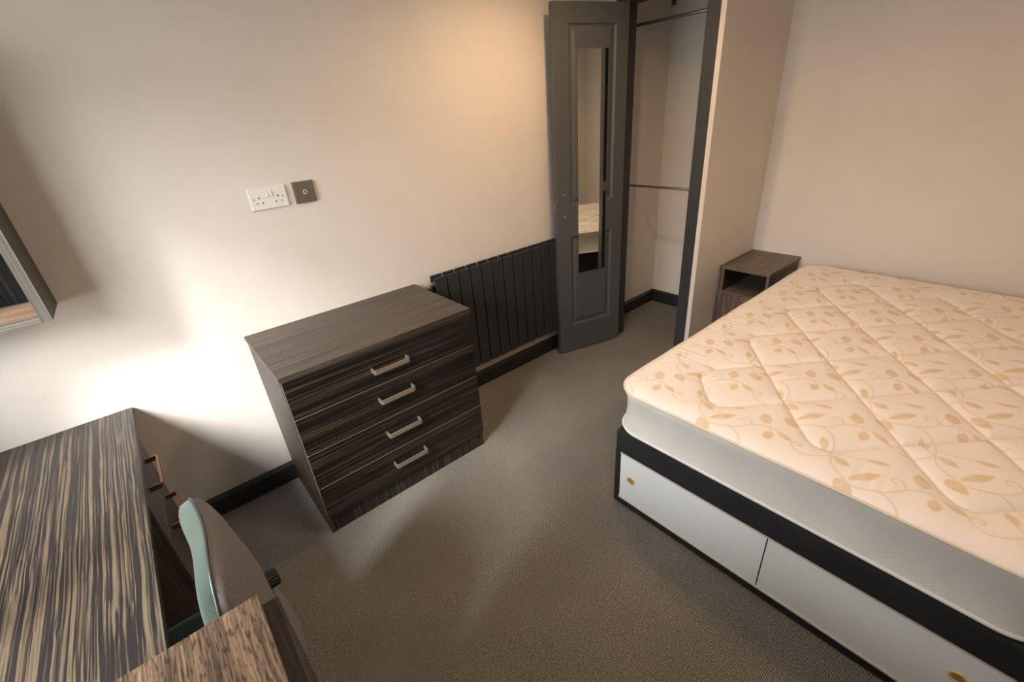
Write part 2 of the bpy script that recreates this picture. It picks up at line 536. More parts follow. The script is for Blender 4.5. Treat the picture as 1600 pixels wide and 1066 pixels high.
board('baseboard_far', [(XL, -0.0003, XF + 0.02, -0.0003, 0, -1)])
board('baseboard_closet', [(2.66, -0.0003, XW, -0.0003, 0, -1), (XW - 0.0003, 0, XW - 0.0003, -0.715, -1, 0)])
board('baseboard_nook', [(XF + 0.03, NY + 0.0003, XW, NY + 0.0003, 0, -1)])
board('baseboard_right', [(XW - 0.0003, NY, XW - 0.0003, YB, -1, 0)])
board('baseboard_left', [(XL + 0.0003, YB, XL + 0.0003, 0, 1, 0)])
board('baseboard_back', [(XL, YB + 0.0003, XW, YB + 0.0003, 0, 1)])

# ------------------------------------------------------------------ closet door, swung open against the wall
ang = math.atan2(0.268, -0.963)
door = thing('door_1', 'dark grey two-panel closet door standing open in front of radiator', None, (2.541, -0.248, 0.01), ang, kind='structure')
# own frame: u along the leaf from the hinge, v away from the visible face is NEGATIVE-normal; the leaf local +x = u, local y = +-n
# rotated frame: local x = (cos a, sin a); local y = (-sin a, cos a) = (-0.268,-0.963): towards the camera
DH, DW, DT = 2.085, 0.5, 0.036


def ring_panel(bm, x0, x1, z0, z1, prof, yface):
    rings = []
    for ins, dep in prof:
        rings.append([bm.verts.new((x, yface - dep, z)) for x, z in ((x0 + ins, z0 + ins), (x1 - ins, z0 + ins), (x1 - ins, z1 - ins), (x0 + ins, z1 - ins))])
    for a, b in zip(rings, rings[1:]):
        for i in range(4):
            bm.faces.new((a[i], a[(i + 1) % 4], b[(i + 1) % 4], b[i]))
    bm.faces.new(rings[-1])


def door_leaf():
    bm = bmesh.new()
    prof = [(0, 0), (0.004, 0.0015), (0.010, 0.009), (0.018, 0.0105), (0.024, 0.0095), (0.040, 0.0035), (0.044, 0.003)]
    pans = [(0.082, 0.402, 1.035, 1.992), (0.082, 0.402, 0.20, 0.837)]
    for side in (0,):
        y = 0.0
        xs = [0, 0.082, 0.402, DW]
        zs = [0, 0.20, 0.837, 1.035, 1.992, DH]
        V = {}
        def v(i, j):
            if (i, j) not in V: V[(i, j)] = bm.verts.new((xs[i], y, zs[j]))
            return V[(i, j)]
        for i in range(3):
            for j in range(5):
                if i == 1 and j in (1, 3): continue
                bm.faces.new((v(i, j), v(i + 1, j), v(i + 1, j + 1), v(i, j + 1)))
    for p in pans: ring_panel(bm, *p, prof, 0.0)
    b = [bm.verts.new((x, -DT, z)) for x, z in ((0, 0), (DW, 0), (DW, DH), (0, DH))]
    bm.faces.new(b)
    # edges of the slab
    def strip(fr_, a, c):
        bm.faces.new((fr_[0], fr_[-1], c, a)) if len(fr_) == 2 else bm.faces.new(fr_ + [c, a])
    strip([v(i, 0) for i in range(4)], b[0], b[1])
    strip([v(i, 5) for i in range(4)], b[3], b[2])
    strip([v(0, j) for j in range(6)], b[0], b[3])
    strip([v(3, j) for j in range(6)], b[1], b[2])
    bmesh.ops.remove_doubles(bm, verts=bm.verts, dist=1e-5)
    return bm


obj('door_leaf', door_leaf(), M['door'], door)
mi = obj('mirror', B(0.140, 0.348, 0.0, 0.004, 0.582, 1.870), M['mirror'], door, label='tall narrow frameless mirror glued to the closet door')
for z in (1.103, 0.971):
    bm = cyl(bmesh.new(), (0.449, -0.001, z), (0.449, 0.0015, z), 0.0035, n=12)
    obj('screw', bm, M['white_plastic'], door)
k = obj('latch_plate', B(DW - 0.0005, DW + 0.0015, -0.030, -0.008, 1.005, 1.065, bev=0.0005), M['copper'], door)
obj('latch_bolt', B(DW, DW + 0.008, -0.024, -0.014, 1.026, 1.044, bev=0.001), M['brass'], door)
for z in (0.2, 1.0, 1.85):
    bm = cyl(bmesh.new(), (-0.006, -DT, z), (-0.006, -DT, z + 0.08), 0.006, n=12)
    box(bm, -0.004, -0.001, -DT + 0.002, -0.006, z, z + 0.08)
    obj('hinge', bm, M['brass'], door)

# ------------------------------------------------------------------ clothes rails in the closet
for nm, z, r, lab in (('clothes_rail', 2.036, 0.0105, 'upper metal clothes rail across the open closet'),
                      ('clothes_rail', 1.049, 0.0085, 'lower thin metal rail across the closet at waist height')):
    t = thing(nm, lab, 'clothes rail', (2.93, -0.36, z))
    obj('tube', cyl(bmesh.new(), (2.93, -0.712, z), (2.93, -0.003, z), r, n=16), M['rail'], t, smooth=True)
    for y0, y1 in ((-0.0045, -0.0003), (-0.7147, -0.7105)):
        obj('end_socket', cyl(bmesh.new(), (2.93, y0, z), (2.93, y1, z), 0.0135, n=16), M['rail'], t)
t = obj('wooden_peg', B(XW - 0.022, XW - 0.0005, -0.026, -0.002, 2.17, 2.40, bev=0.002), M['wood_brown'])
t['label'] = 'short brown wooden batten high in the closet corner'; t['category'] = 'batten'

# ------------------------------------------------------------------ radiator
RX0, PITCH_R, NP = 1.146, 0.0797, 13
rad = thing('radiator', 'anthracite flat-panel radiator on the wall behind the closet door', 'radiator', (RX0 + 0.5, -0.05, 0.19))
for i in range(NP):
    x = RX0 + i * PITCH_R
    obj('front_panel', B(x + 0.0015, x + PITCH_R - 0.0050, -0.080, -0.069, 0.192, 0.826, bev=0.003), M['radiator'], rad)
for i in range(NP):
    x = RX0 - 0.004 + i * PITCH_R
    obj('rear_panel', B(x + 0.003, x + PITCH_R - 0.003, -0.040, -0.030, 0.192, 0.833, bev=0.003), M['radiator'], rad)
for z in (0.235, 0.79):
    obj('header_tube', cyl(bmesh.new(), (RX0 - 0.004, -0.0545, z), (RX0 + NP * PITCH_R, -0.0545, z), 0.0145, n=16), M['radiator'], rad, smooth=True)
bm = cyl(bmesh.new(), (RX0 - 0.016, -0.0545, 0.79), (RX0 - 0.004, -0.0545, 0.79), 0.011, n=6)
cyl(bm, (RX0 - 0.021, -0.0545, 0.79), (RX0 - 0.016, -0.0545, 0.79), 0.006, n=12)
obj('bleed_valve', bm, M['brass'], rad, label='small brass bleed valve')
for x in (RX0 + 0.2, RX0 + 0.8):
    obj('wall_bracket', B(x, x + 0.03, -0.031, -0.0005, 0.70, 0.76), M['radiator'], rad)

# ------------------------------------------------------------------ sockets on the wall
SX, SZ = 0.405, 1.308
sk = thing('double_socket', 'white double plug socket with two switches on the wall', 'socket', (SX + 0.073, 0, SZ + 0.043))
obj('faceplate', B(SX, SX + 0.146, -0.0095, 0, SZ, SZ + 0.086, bev=0.003), M['white_plastic'], sk, smooth=False)
for x in (SX + 0.061, SX + 0.0765):
    bm = bmesh.new()
    P = [(x, -0.0090, SZ + 0.050), (x + 0.0125, -0.0090, SZ + 0.050), (x + 0.0125, -0.0090, SZ + 0.073), (x, -0.0090, SZ + 0.073),
         (x, -0.0150, SZ + 0.050), (x + 0.0125, -0.0150, SZ + 0.050), (x + 0.0125, -0.0105, SZ + 0.073), (x, -0.0105, SZ + 0.073)]
    v = [bm.verts.new(p) for p in P]
    for f in ((0, 1, 2, 3), (4, 5, 6, 7), (0, 1, 5, 4), (1, 2, 6, 5), (2, 3, 7, 6), (3, 0, 4, 7)): bm.faces.new([v[i] for i in f])
    obj('rocker_switch', bm, M['white_plastic'], sk)
for cx in (SX + 0.036, SX + 0.110):
    obj('pin_hole', B(cx - 0.002, cx + 0.002, -0.0099, -0.0092, SZ + 0.043, SZ + 0.051), M['black'], sk)
    for s in (-0.011, 0.011):
        obj('pin_hole', B(cx + s - 0.003, cx + s + 0.003, -0.0099, -0.0092, SZ + 0.024, SZ + 0.028), M['black'], sk)
for x in (SX + 0.0165, SX + 0.1295):
    obj('screw', cyl(bmesh.new(), (x, -0.0099, SZ + 0.043), (x, -0.0092, SZ + 0.043), 0.003, n=12), M['rail'], sk)

GX, GZ = 0.5822, 1.310
tv = thing('aerial_socket', 'square brushed-metal aerial socket right of the white double socket', 'socket', (GX + 0.043, 0, GZ + 0.043))
obj('faceplate', B(GX, GX + 0.086, -0.0125, -0.006, GZ, GZ + 0.086, bev=0.0012), M['steel'], tv)
obj('back_plate', B(GX - 0.001, GX + 0.087, -0.006, 0, GZ - 0.001, GZ + 0.087, bev=0.001), M['steel'], tv)
cx, cz = GX + 0.043, GZ + 0.043
bm = bmesh.new()
tube(bm, [(cx + 0.0075 * math.cos(a), -0.0135, cz + 0.0075 * math.sin(a)) for a in [i * math.pi / 12 for i in range(24)]], 0.0016, 6, closed=True)
obj('connector_ring', bm, M['white_plastic'], tv, smooth=True)
obj('connector_core', cyl(bmesh.new(), (cx, -0.0125, cz), (cx, -0.0145, cz), 0.0028, n=12), M['rail'], tv)
for s in (-1, 1):
    obj('screw', cyl(bmesh.new(), (cx + s * 0.03, -0.0125, cz), (cx + s * 0.03, -0.0131, cz), 0.003, n=12), M['steel'], tv)

# ------------------------------------------------------------------ chest of drawers
cx0, cx1, cyb, cyf, ch = 0.2133, 1.0589, -0.019, -0.522, 0.8052
ct = thing('chest_of_drawers', 'dark striped-wood chest of four drawers against the wall left of radiator', 'chest of drawers', ((cx0 + cx1) / 2, -0.27, 0))
obj('top_panel', B(cx0, cx1, cyf, -0.002, ch - 0.018, ch, bev=0.0012), M['chest_top'], ct, extra=[M['edge']])
obj('side_panel', B(cx0 + 0.004, cx0 + 0.022, cyf + 0.022, cyb, 0, ch - 0.018, bev=0.001), M['chest_side'], ct)
obj('side_panel', B(cx1 - 0.022, cx1 - 0.004, cyf + 0.022, cyb, 0, ch - 0.018, bev=0.001), M['chest_side'], ct)
obj('back_panel', B(cx0 + 0.022, cx1 - 0.022, cyb - 0.006, cyb, 0.02, ch - 0.018), M['chest_side'], ct)
obj('plinth', B(cx0 + 0.022, cx1 - 0.022, cyf + 0.024, cyf + 0.042, 0, 0.094), M['chest_plinth'], ct)
zb = [0.0955, 0.268, 0.444, 0.617, 0.785]


def bar_handle(x0, x1, y, z0, z1, out, th):
    r = 0.006
    path = [(x0, y, 0), (x0, y - out + r, 0)]
    for a in range(0, 91, 30):
        path.append((x0 + r - r * math.cos(math.radians(a)), y - out + r - r * math.sin(math.radians(a)), 0))
    for a in range(90, -1, -30):
        path.append((x1 - r + r * math.cos(math.radians(a)), y - out + r - r * math.sin(math.radians(a)), 0))
    path += [(x1, y, 0)]
    bm = bmesh.new()
    strap(bm, path, z0, z1, (0, 0, 1), th)
    return bm


for i in range(4):
    z0, z1 = zb[i] + 0.0015, zb[i + 1] - 0.0015
    bm = B(cx0 + 0.006, cx1 - 0.006, cyf + 0.003, cyf + 0.021, z0, z1, bev=0.0012, seg=1)
    bm.normal_update()
    for fc in bm.faces:
        if fc.normal.z > 0.5 or fc.normal.x < -0.5: fc.material_index = 1
    f = obj('drawer_front', bm, M['chest_front'], ct, extra=[M['edge']])
    hz = (0.199, 0.372, 0.549, 0.694)[i]
    obj('handle', bar_handle(0.549, 0.706, cyf + 0.003, hz - 0.009, hz + 0.011, 0.034, 0.005), M['nickel'], f, label='brushed metal bar handle')

# ------------------------------------------------------------------ wall shelf box over the desk
sx1, sd, sz0, sz1 = -0.277, -0.222, 1.120, 1.86
sh = thing('wall_shelf', 'open box shelf in grey-brown wood mounted on wall above desk', 'shelf', (-0.58, -0.1, sz0))
TK = 0.026
obj('side_panel', B(sx1 - TK, sx1, sd + 0.001, -0.0005, sz0, sz1, bev=0.001), M['shelf'], sh)
obj('side_panel', B(XL + 0.004, XL + 0.004 + TK, sd + 0.001, -0.0005, sz0, sz1, bev=0.001), M['shelf'], sh)
obj('bottom_board', B(XL + 0.004 + TK, sx1 - TK, sd + 0.001, -0.0005, sz0, sz0 + TK, bev=0.001), M['shelf_in'], sh)
obj('top_board', B(XL + 0.004 + TK, sx1 - TK, sd + 0.001, -0.0005, sz1 - TK, sz1, bev=0.001), M['shelf_in'], sh)
obj('middle_board', B(XL + 0.004 + TK, sx1 - TK, sd + 0.02, -0.008, 1.49, 1.49 + TK, bev=0.001), M['shelf_in'], sh)
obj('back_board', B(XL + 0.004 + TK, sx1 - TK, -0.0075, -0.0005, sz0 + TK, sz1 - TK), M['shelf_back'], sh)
obj('edge_band', B(sx1 - TK, sx1, sd - 0.0012, sd + 0.001, sz0, sz1), M['shelf_front'], sh, label='paler front edge band')
obj('edge_band', B(XL + 0.004, sx1 - TK, sd - 0.0012, sd + 0.001, sz0, sz0 + TK), M['shelf_front_x'], sh, label='paler front edge band')

# ------------------------------------------------------------------ desk
dx1, dzt, dy1 = -0.236, 0.666, -1.445
dk = thing('desk', 'long zebra-striped wooden desk along the left wall under the shelf', 'desk', (-0.55, -0.7, 0))
obj('desktop', B(XL + 0.035, dx1, dy1, -0.004, dzt - 0.022, dzt, bev=0.0015), M['desk_top'], dk)
px0, px1, py0, py1 = -0.80, -0.262, -0.16, -0.63
obj('pedestal', B(px0, px1, py1, py0, 0.0, dzt - 0.0225, bev=0.001), M['desk_side'], dk)
for z0, z1, hz in ((0.05, 0.245, 0.20), (0.25, 0.445, 0.40), (0.45, 0.635, 0.575)):
    f = obj('drawer_front', B(px1, px1 + 0.018, py1 + 0.002, py0 - 0.002, z0, z1, bev=0.001), M['desk_side'], dk)
    bm = bar_handle(0, 0.19, 0, hz - 0.009, hz + 0.009, 0.036, 0.006)
    # turn it so it stands out to +x, runs along y
    bmesh.ops.transform(bm, matrix=Matrix(((0, -1, 0, px1 + 0.018), (1, 0, 0, -0.485), (0, 0, 1, 0), (0, 0, 0, 1))), verts=bm.verts)
    obj('handle', bm, M['copper'], f, label='bronzed bar handle')
obj('end_panel', B(px0, dx1 - 0.02, dy1 + 0.01, dy1 + 0.03, 0, dzt - 0.0225), M['desk_side'], dk)
obj('modesty_panel', B(px0 - 0.005, px0 + 0.013, dy1 + 0.03, py1, 0.25, dzt - 0.0225), M['desk_side'], dk)

# ------------------------------------------------------------------ near cabinet at the end of the desk
kx1, ky, kz = -0.047, -1.461, 0.90
kb = thing('tall_cabinet', 'near cabinet with a light brown grained top beside the desk', 'cabinet', (-0.33, -1.76, 0))
kx0, ky1 = -0.62, -2.06
obj('top_board', B(kx0, kx1, ky1, ky, kz - 0.02, kz, bev=0.0012), M['cab_top'], kb)
obj('side_panel', B(kx0 + 0.01, kx1 - 0.004, ky - 0.022, ky - 0.004, 0, kz - 0.02), M['chest_side'], kb)
obj('side_panel', B(kx0 + 0.01, kx1 - 0.004, ky1 + 0.004, ky1 + 0.022, 0, kz - 0.02), M['chest_side'], kb)
obj('back_panel', B(kx0 + 0.01, kx0 + 0.018, ky1 + 0.022, ky - 0.022, 0, kz - 0.02), M['chest_side'], kb)
obj('bottom_board', B(kx0 + 0.018, kx1 - 0.004, ky1 + 0.022, ky - 0.022, 0.05, 0.068), M['chest_side'], kb)
obj('door', B(kx1 - 0.003, kx1 + 0.0245, ky1 + 0.002, ky - 0.004, 0.06, kz - 0.022, bev=0.004, seg=3), M['cab_door'], kb, label='dark wood front standing proud of the top')

# ------------------------------------------------------------------ office chair pushed under the desk
och = thing('office_chair', 'green and grey upholstered office chair pushed in at the desk', 'office chair', (-0.36, -1.17, 0))
CY, HW = -1.175, 0.215
Z0c, Z1c = 0.40, 0.868


def backrest_half(front):
    bm = bmesh.new()
    nu, nv = 28, 30
    g = []
    for j in range(nv + 1):
        row = []
        for i in range(nu + 1):
            a, b = i / nu * 2 - 1, j / nv * 2 - 1
            # square to rounded outline (superellipse-like)
            u = a * math.sqrt(1 - 0.42 * b * b * b * b * 0.9)
            v = b * math.sqrt(1 - 0.42 * a * a * a * a * 0.9)
            y = CY + HW * u * (1.0 - 0.06 * (v < 0) * v * v)
            z = (Z0c + Z1c) / 2 + (Z1c - Z0c) / 2 * v
            # middle surface: sides wrap forward, lumbar bulge, leaning
            xm = -0.132 + 0.036 * (1 - u * u) + 0.030 * (1 - v) * 0.5 - 0.018 * math.exp(-((v + 0.35) / 0.35) ** 2)
            e = (1 - abs(a) ** 3.5) * (1 - abs(b) ** 3.5)
            e = max(e, 0) ** 0.42
            th = (-0.052 if front else 0.036 + 0.030 * max(0, -v + 0.4)) * e
            row.append(bm.verts.new((xm + th, y, z)))
        g.append(row)
    for j in range(nv):
        for i in range(nu):
            f = (g[j][i], g[j][i + 1], g[j + 1][i + 1], g[j + 1][i])
            bm.faces.new(f)
    rim = [g[0][i].co.copy() for i in range(nu)] + [g[j][nu].co.copy() for j in range(nv)] + [g[nv][i].co.copy() for i in range(nu, 0, -1)] + [g[j][0].co.copy() for j in range(nv, 0, -1)]
    return bm, rim


bf, rim = backrest_half(True)
br_ = obj('backrest', bf, M['chair_green'], och, label='green fabric backrest cushion', smooth=True)
bb, _ = backrest_half(False)
obj('backrest_cover', bb, M['chair_grey'], och, label='grey fabric rear cover of the backrest', smooth=True)
obj('piping', tube(bmesh.new(), rim, 0.0032, 6, closed=True), M['piping'], br_, smooth=True)
# seat
bm = B(-0.64, -0.19, CY - 0.23, CY + 0.23, 0.39, 0.455, bev=0.034, seg=4)
obj('seat', bm, M['chair_green'], och, smooth=True)
obj('seat_pan', B(-0.60, -0.18, CY - 0.21, CY + 0.21, 0.376, 0.392, bev=0.008), M['chair_black'], och)
# back bar with its knob
bm = bmesh.new()
pts = [(-0.30, CY, 0.385), (-0.18, CY, 0.375), (-0.12, CY, 0.375), (-0.085, CY, 0.40), (-0.065, CY, 0.48), (-0.060, CY, 0.60)]
tube(bm, pts, 0.013, 10, sx=2.2)
obj('back_bar', bm, M['chair_black'], och, smooth=True)
bm = bmesh.new()
cyl(bm, (-0.055, CY + 0.03, 0.60), (-0.014, CY + 0.03, 0.60), 0.022, 0.019, n=24)
for i in range(16):
    a = i * math.pi / 8
    cyl(bm, (-0.040, CY + 0.03 + 0.0215 * math.cos(a), 0.60 + 0.0215 * math.sin(a)), (-0.017, CY + 0.03 + 0.0195 * math.cos(a), 0.60 + 0.0195 * math.sin(a)), 0.0026, n=6)
obj('knob', bm, M['chair_black'], och, label='ribbed black height knob')
obj('gas_column', cyl(bmesh.new(), (-0.38, CY, 0.09), (-0.38, CY, 0.385), 0.026, 0.02, n=20), M['chair_black'], och, smooth=True)
for i in range(5):
    a = math.radians(20 + 72 * i)
    ex, ey = -0.38 + 0.24 * math.cos(a), CY + 0.24 * math.sin(a)
    bm = tube(bmesh.new(), [(-0.38, CY, 0.115), ((-0.38 + ex) / 2, (CY + ey) / 2, 0.10), (ex, ey, 0.070)], 0.016, 8, sx=1.4)
    leg = obj('base_arm', bm, M['chair_black'], och, smooth=True)
    bm = bmesh.new()
    for s in (-0.013, 0.013):
        cyl(bm, (ex + s - 0.007, ey, 0.0255), (ex + s + 0.007, ey, 0.0255), 0.0255, n=18)
    cyl(bm, (ex, ey, 0.03), (ex, ey, 0.068), 0.006, n=8)
    obj('castor', bm, M['chair_black'], leg)

# ------------------------------------------------------------------ bed base
bx0, bx1, by0, by1, bz = 1.2365, 3.17, -1.230, -2.445, 0.398
bd = thing('bed_base', 'black fabric divan bed base with white sliding doors at its foot', 'bed base', ((bx0 + bx1) / 2, (by0 + by1) / 2, 0))
FT = 0.03
bm = B(bx0 + 0.04, bx1, by1, by0, 0.045, bz, bev=0.012, seg=3)
obj('base_body', bm, M['divan'], bd)
# framed foot end: rail above and below the sliding doors
obj('upper_rail', B(bx0, bx0 + 0.045, by1, by0, 0.287, bz, bev=0.012, seg=3), M['divan'], bd)
obj('lower_rail', B(bx0, bx0 + 0.045, by1, by0, 0.004, 0.040, bev=0.006, seg=2), M['divan'], bd)
obj('end_post', B(bx0, bx0 + 0.045, by0 - 0.026, by0, 0.03, 0.30, bev=0.006), M['divan'], bd)
obj('end_post', B(bx0, bx0 + 0.045, by1, by1 + 0.026, 0.03, 0.30, bev=0.006), M['divan'], bd)
obj('side_skirt', B(bx0 + 0.02, bx1, by0 - 0.03, by0 - 0.001, 0.004, 0.06, bev=0.004), M['divan'], bd)
obj('side_skirt', B(bx0 + 0.02, bx1, by1 + 0.001, by1 + 0.03, 0.004, 0.06, bev=0.004), M['divan'], bd)
obj('door_track', B(bx0 + 0.003, bx0 + 0.018, by1 + 0.026, by0 - 0.026, 0.283, 0.289), M['cream_track'], bd)
obj('door_track', B(bx0 + 0.001, bx0 + 0.018, by1 + 0.026, by0 - 0.026, 0.036, 0.043), M['cream_track'], bd)
for a, b, off, fy, fz in ((by0 - 0.028, -1.8455, 0.004, -1.314, 0.166), (-1.849, by1 + 0.028, 0.0060, -2.340, 0.186)):
    d = obj('sliding_door', B(bx0 + off, bx0 + off + 0.0055, b, a, 0.0405, 0.2845, bev=0.0004), M['white_board'], bd)
    bm = bmesh.new()
    tube(bm, [(bx0 + off - 0.0008, fy + 0.0165 * math.cos(q), fz + 0.0165 * math.sin(q)) for q in [i * math.pi / 14 for i in range(28)]], 0.0035, 8, closed=True)
    fp = obj('finger_pull', bm, M['finger'], d, label='round cream plastic finger pull', smooth=True)
    bm = cyl(bmesh.new(), (bx0 + off - 0.0009, fy, fz), (bx0 + off + 0.002, fy, fz), 0.0145, n=28)
    obj('pull_shade_disc', bm, M['finger_shade'], d, smooth=False)  # flat disc, shade of the hollow is in its colour
for x in (bx0 + 0.12, bx1 - 0.12):
    for y in (by0 - 0.1, by1 + 0.1):
        obj('glide', cyl(bmesh.new(), (x, y, 0.0), (x, y, 0.046), 0.025, n=14), M['chair_black'], bd)

# ------------------------------------------------------------------ mattress
mx0, mx1, my0, my1 = 1.240, 3.215, -1.205, -2.455
MT, MB = 0.588, 0.400
RC = 0.115
mt = thing('mattress', 'cream quilted mattress printed with tan leafy vines on bed base', 'mattress', ((mx0 + mx1) / 2, (my0 + my1) / 2, MB))


def outline(n_arc=14, inset=0.0, per=0.05):
    x0, x1, y0, y1, r = mx0 + inset, mx1 - inset, my1 + inset, my0 - inset, RC - inset
    pts = []
    cs = [(x1 - r, y1 - r, 0), (x0 + r, y1 - r, 90), (x0 + r, y0 + r, 180), (x1 - r, y0 + r, 270)]
    for i, (cx, cy, a0) in enumerate(cs):
        arc = [(cx + r * math.cos(math.radians(a0 + 90 * k / n_arc)), cy + r * math.sin(math.radians(a0 + 90 * k / n_arc))) for k in range(n_arc + 1)]
        pts += arc
        nx_, ny_, na = cs[(i + 1) % 4]
        e = (nx_ + r * math.cos(math.radians(na)), ny_ + r * math.sin(math.radians(na)))
        s = arc[-1]
        L = math.hypot(e[0] - s[0], e[1] - s[1])
        m = max(2, int(L / per))
        pts += [(s[0] + (e[0] - s[0]) * k / m, s[1] + (e[1] - s[1]) * k / m) for k in range(1, m)]
    return pts


O = outline()
def wob(i, amp, ph=0.0):
    x, y = O[i]
    return amp * (math.sin(9 * x + 5 * y + ph) + 0.6 * math.sin(21 * x - 13 * y + 2 * ph) + 0.4 * math.sin(37 * y + 31 * x + ph))


bm = bmesh.new()
prof = [(0.004, MT), (0.000, MT - 0.012), (0.007, MT - 0.035), (0.012, MT - 0.075), (0.013, MT - 0.11), (0.010, MT - 0.145), (0.002, MB + 0.016), (0.000, MB + 0.006), (0.010, MB + 0.001)]
cxm, cym = (mx0 + mx1) / 2, (my0 + my1) / 2
N = len(O)
rows = []
nrm = []
for i in range(N):
    a, b = O[i - 1], O[(i + 1) % N]
    t_ = Vector((b[0] - a[0], b[1] - a[1])).normalized()
    nrm.append(Vector((-t_.y, t_.x)))
for k, (ins, z) in enumerate(prof):
    row = []
    for i, (x, y) in enumerate(O):
        w = wob(i, 0.0016, 0.6 * k) if 0 < k < 6 else 0
        row.append(bm.verts.new((x + nrm[i].x * (ins + w), y + nrm[i].y * (ins + w), z)))
    rows.append(row)
for a, b in zip(rows, rows[1:]):
    for i in range(N):
        bm.faces.new((a[i], a[(i + 1) % N], b[(i + 1) % N], b[i]))
bm.faces.new(rows[-1])
obj('border', bm, M['border'], mt, label='plain beige knitted side border', smooth=True)
obj('piping', tube(bmesh.new(), [(x - nrm[i].x * 0.001, y - nrm[i].y * 0.001, MT + 0.001 + wob(i, 0.0012)) for i, (x, y) in enumerate(O)], 0.0048, 8, closed=True), M['tape'], mt, label='cream taped upper edge', smooth=True)
obj('piping', tube(bmesh.new(), [(x + nrm[i].x * 0.002, y + nrm[i].y * 0.002, MB + 0.008) for i, (x, y) in enumerate(O)], 0.0065, 8, closed=True), M['tape_white'], mt, label='white taped lower edge', smooth=True)

# quilted, printed top panel -------------------------------------------------
QX, QY, PX, PY = 1.56, -1.717, 0.414, 0.332
XB0, XB1 = QX - PX / 2, QX - PX / 2 + 4.0 * PX        # border nodes of the stitched diamonds
YB0, YB1 = QY + PY, QY + PY - 3 * PY
YB1 = YB0 - 1.0 * PY * 3


def stitch_lines():
    """zigzag diamond stitching: straight runs that turn with a rounded bend at the border"""
    i0, i1 = -1, 7      # lattice half steps in x
    j0, j1 = 2, -4      # lattice half steps in y (2 -> y = -1.385)
    P = lambda i, j: np.array((QX + i * PX / 2, QY + j * PY / 2))
    segs = []
    inside = lambda i, j: i0 <= i <= i1 and j1 <= j <= j0
    cut = 0.30
    for i in range(i0, i1 + 1):
        for j in range(j1, j0 + 1):
            if (i + j) % 2: continue
            p = P(i, j)
            nb = [(i + a, j + b) for a in (-1, 1) for b in (-1, 1) if inside(i + a, j + b)]
            edge = i in (i0, i1) or j in (j0, j1)
            for q in nb:
                d = P(*q) - p
                s = cut if edge else 0.0
                qe = q[0] in (i0, i1) or q[1] in (j0, j1)
                if (i, j) < q:
                    segs.append((p + d * s, p + d * (1 - (cut if qe else 0))))
            if edge and len(nb) == 2:
                a, b = p + (P(*nb[0]) - p) * cut, p + (P(*nb[1]) - p) * cut
                pr = a
                for k in range(1, 9):
                    t = k / 8
                    c = (1 - t) ** 2 * a + 2 * t * (1 - t) * p + t * t * b
                    segs.append((pr, c)); pr = c
    return segs


MOT = dict(
    strokes=[
        ([(0.0, 0.0), (-0.037, -0.012), (-0.063, -0.038), (-0.088, -0.077), (-0.079, -0.114), (-0.070, -0.142), (-0.087, -0.171), (-0.108, -0.187), (-0.140, -0.198), (-0.195, -0.205)], 0.0026),
        ([(-0.079, -0.114), (-0.053, -0.157), (-0.016, -0.182), (0.002, -0.204), (0.024, -0.212)], 0.0024),
        ([(-0.016, -0.182), (0.003, -0.178), (0.014, -0.167), (0.015, -0.157), (0.006, -0.148), (-0.004, -0.146), (-0.009, -0.152), (-0.004, -0.160)], 0.0024),
        ([(0.002, -0.204), (0.014, -0.232), (0.008, -0.255)], 0.0022),
        ([(0.010, -0.219), (0.006, -0.234), (-0.010, -0.243)], 0.0020),
        ([(0.0, 0.0), (0.026, 0.001), (0.032, -0.018), (0.039, -0.05), (0.047, -0.073)], 0.0020),
        ([(-0.195, -0.205), (-0.215, -0.19), (-0.226, -0.178), (-0.238, -0.161), (-0.244, -0.139), (-0.235, -0.118), (-0.222, -0.107), (-0.208, -0.107), (-0.198, -0.120), (-0.202, -0.132), (-0.214, -0.130), (-0.212, -0.120)], 0.0024),
        ([(0.0, 0.0), (0.03, 0.028), (0.045, 0.034)], 0.0026),
    ],
    leaves=[  # base, tip, half width, fullness towards the base
        ((0.026, -0.215), (0.080, -0.190), 0.019, 0.75), ((0.008, -0.255), (-0.016, -0.310), 0.012, 1.0), ((-0.010, -0.243), (-0.056, -0.245), 0.015, 0.8),
        ((-0.072, -0.065), (0.008, -0.126), 0.014, 1.0), ((0.047, -0.073), (0.062, -0.134), 0.0105, 1.0), ((0.003, -0.004), (-0.018, -0.056), 0.014, 1.0),
        ((-0.088, -0.040), (-0.122, -0.090), 0.019, 0.8), ((0.024, 0.020), (0.077, 0.045), 0.012, 1.0)],
    a=(0.39, 0.0), b=(-0.195, -0.205))


def smooth_path(p, n=5):
    p = [np.array(q) for q in p]
    out = []
    for i in range(len(p) - 1):
        p0, p1, p2, p3 = p[max(i - 1, 0)], p[i], p[i + 1], p[min(i + 2, len(p) - 1)]
        for k in range(n):
            t = k / n
            out.append(0.5 * ((2 * p1) + (-p0 + p2) * t + (2 * p0 - 5 * p1 + 4 * p2 - p3) * t * t + (-p0 + 3 * p1 - 3 * p2 + p3) * t ** 3))
    out.append(p[-1])
    return out


def seg_dist(X, Y, a, b):
    d = b - a
    t = np.clip(((X - a[0]) * d[0] + (Y - a[1]) * d[1]) / max(d @ d, 1e-12), 0, 1)
    return np.hypot(X - a[0] - t * d[0], Y - a[1] - t * d[1])


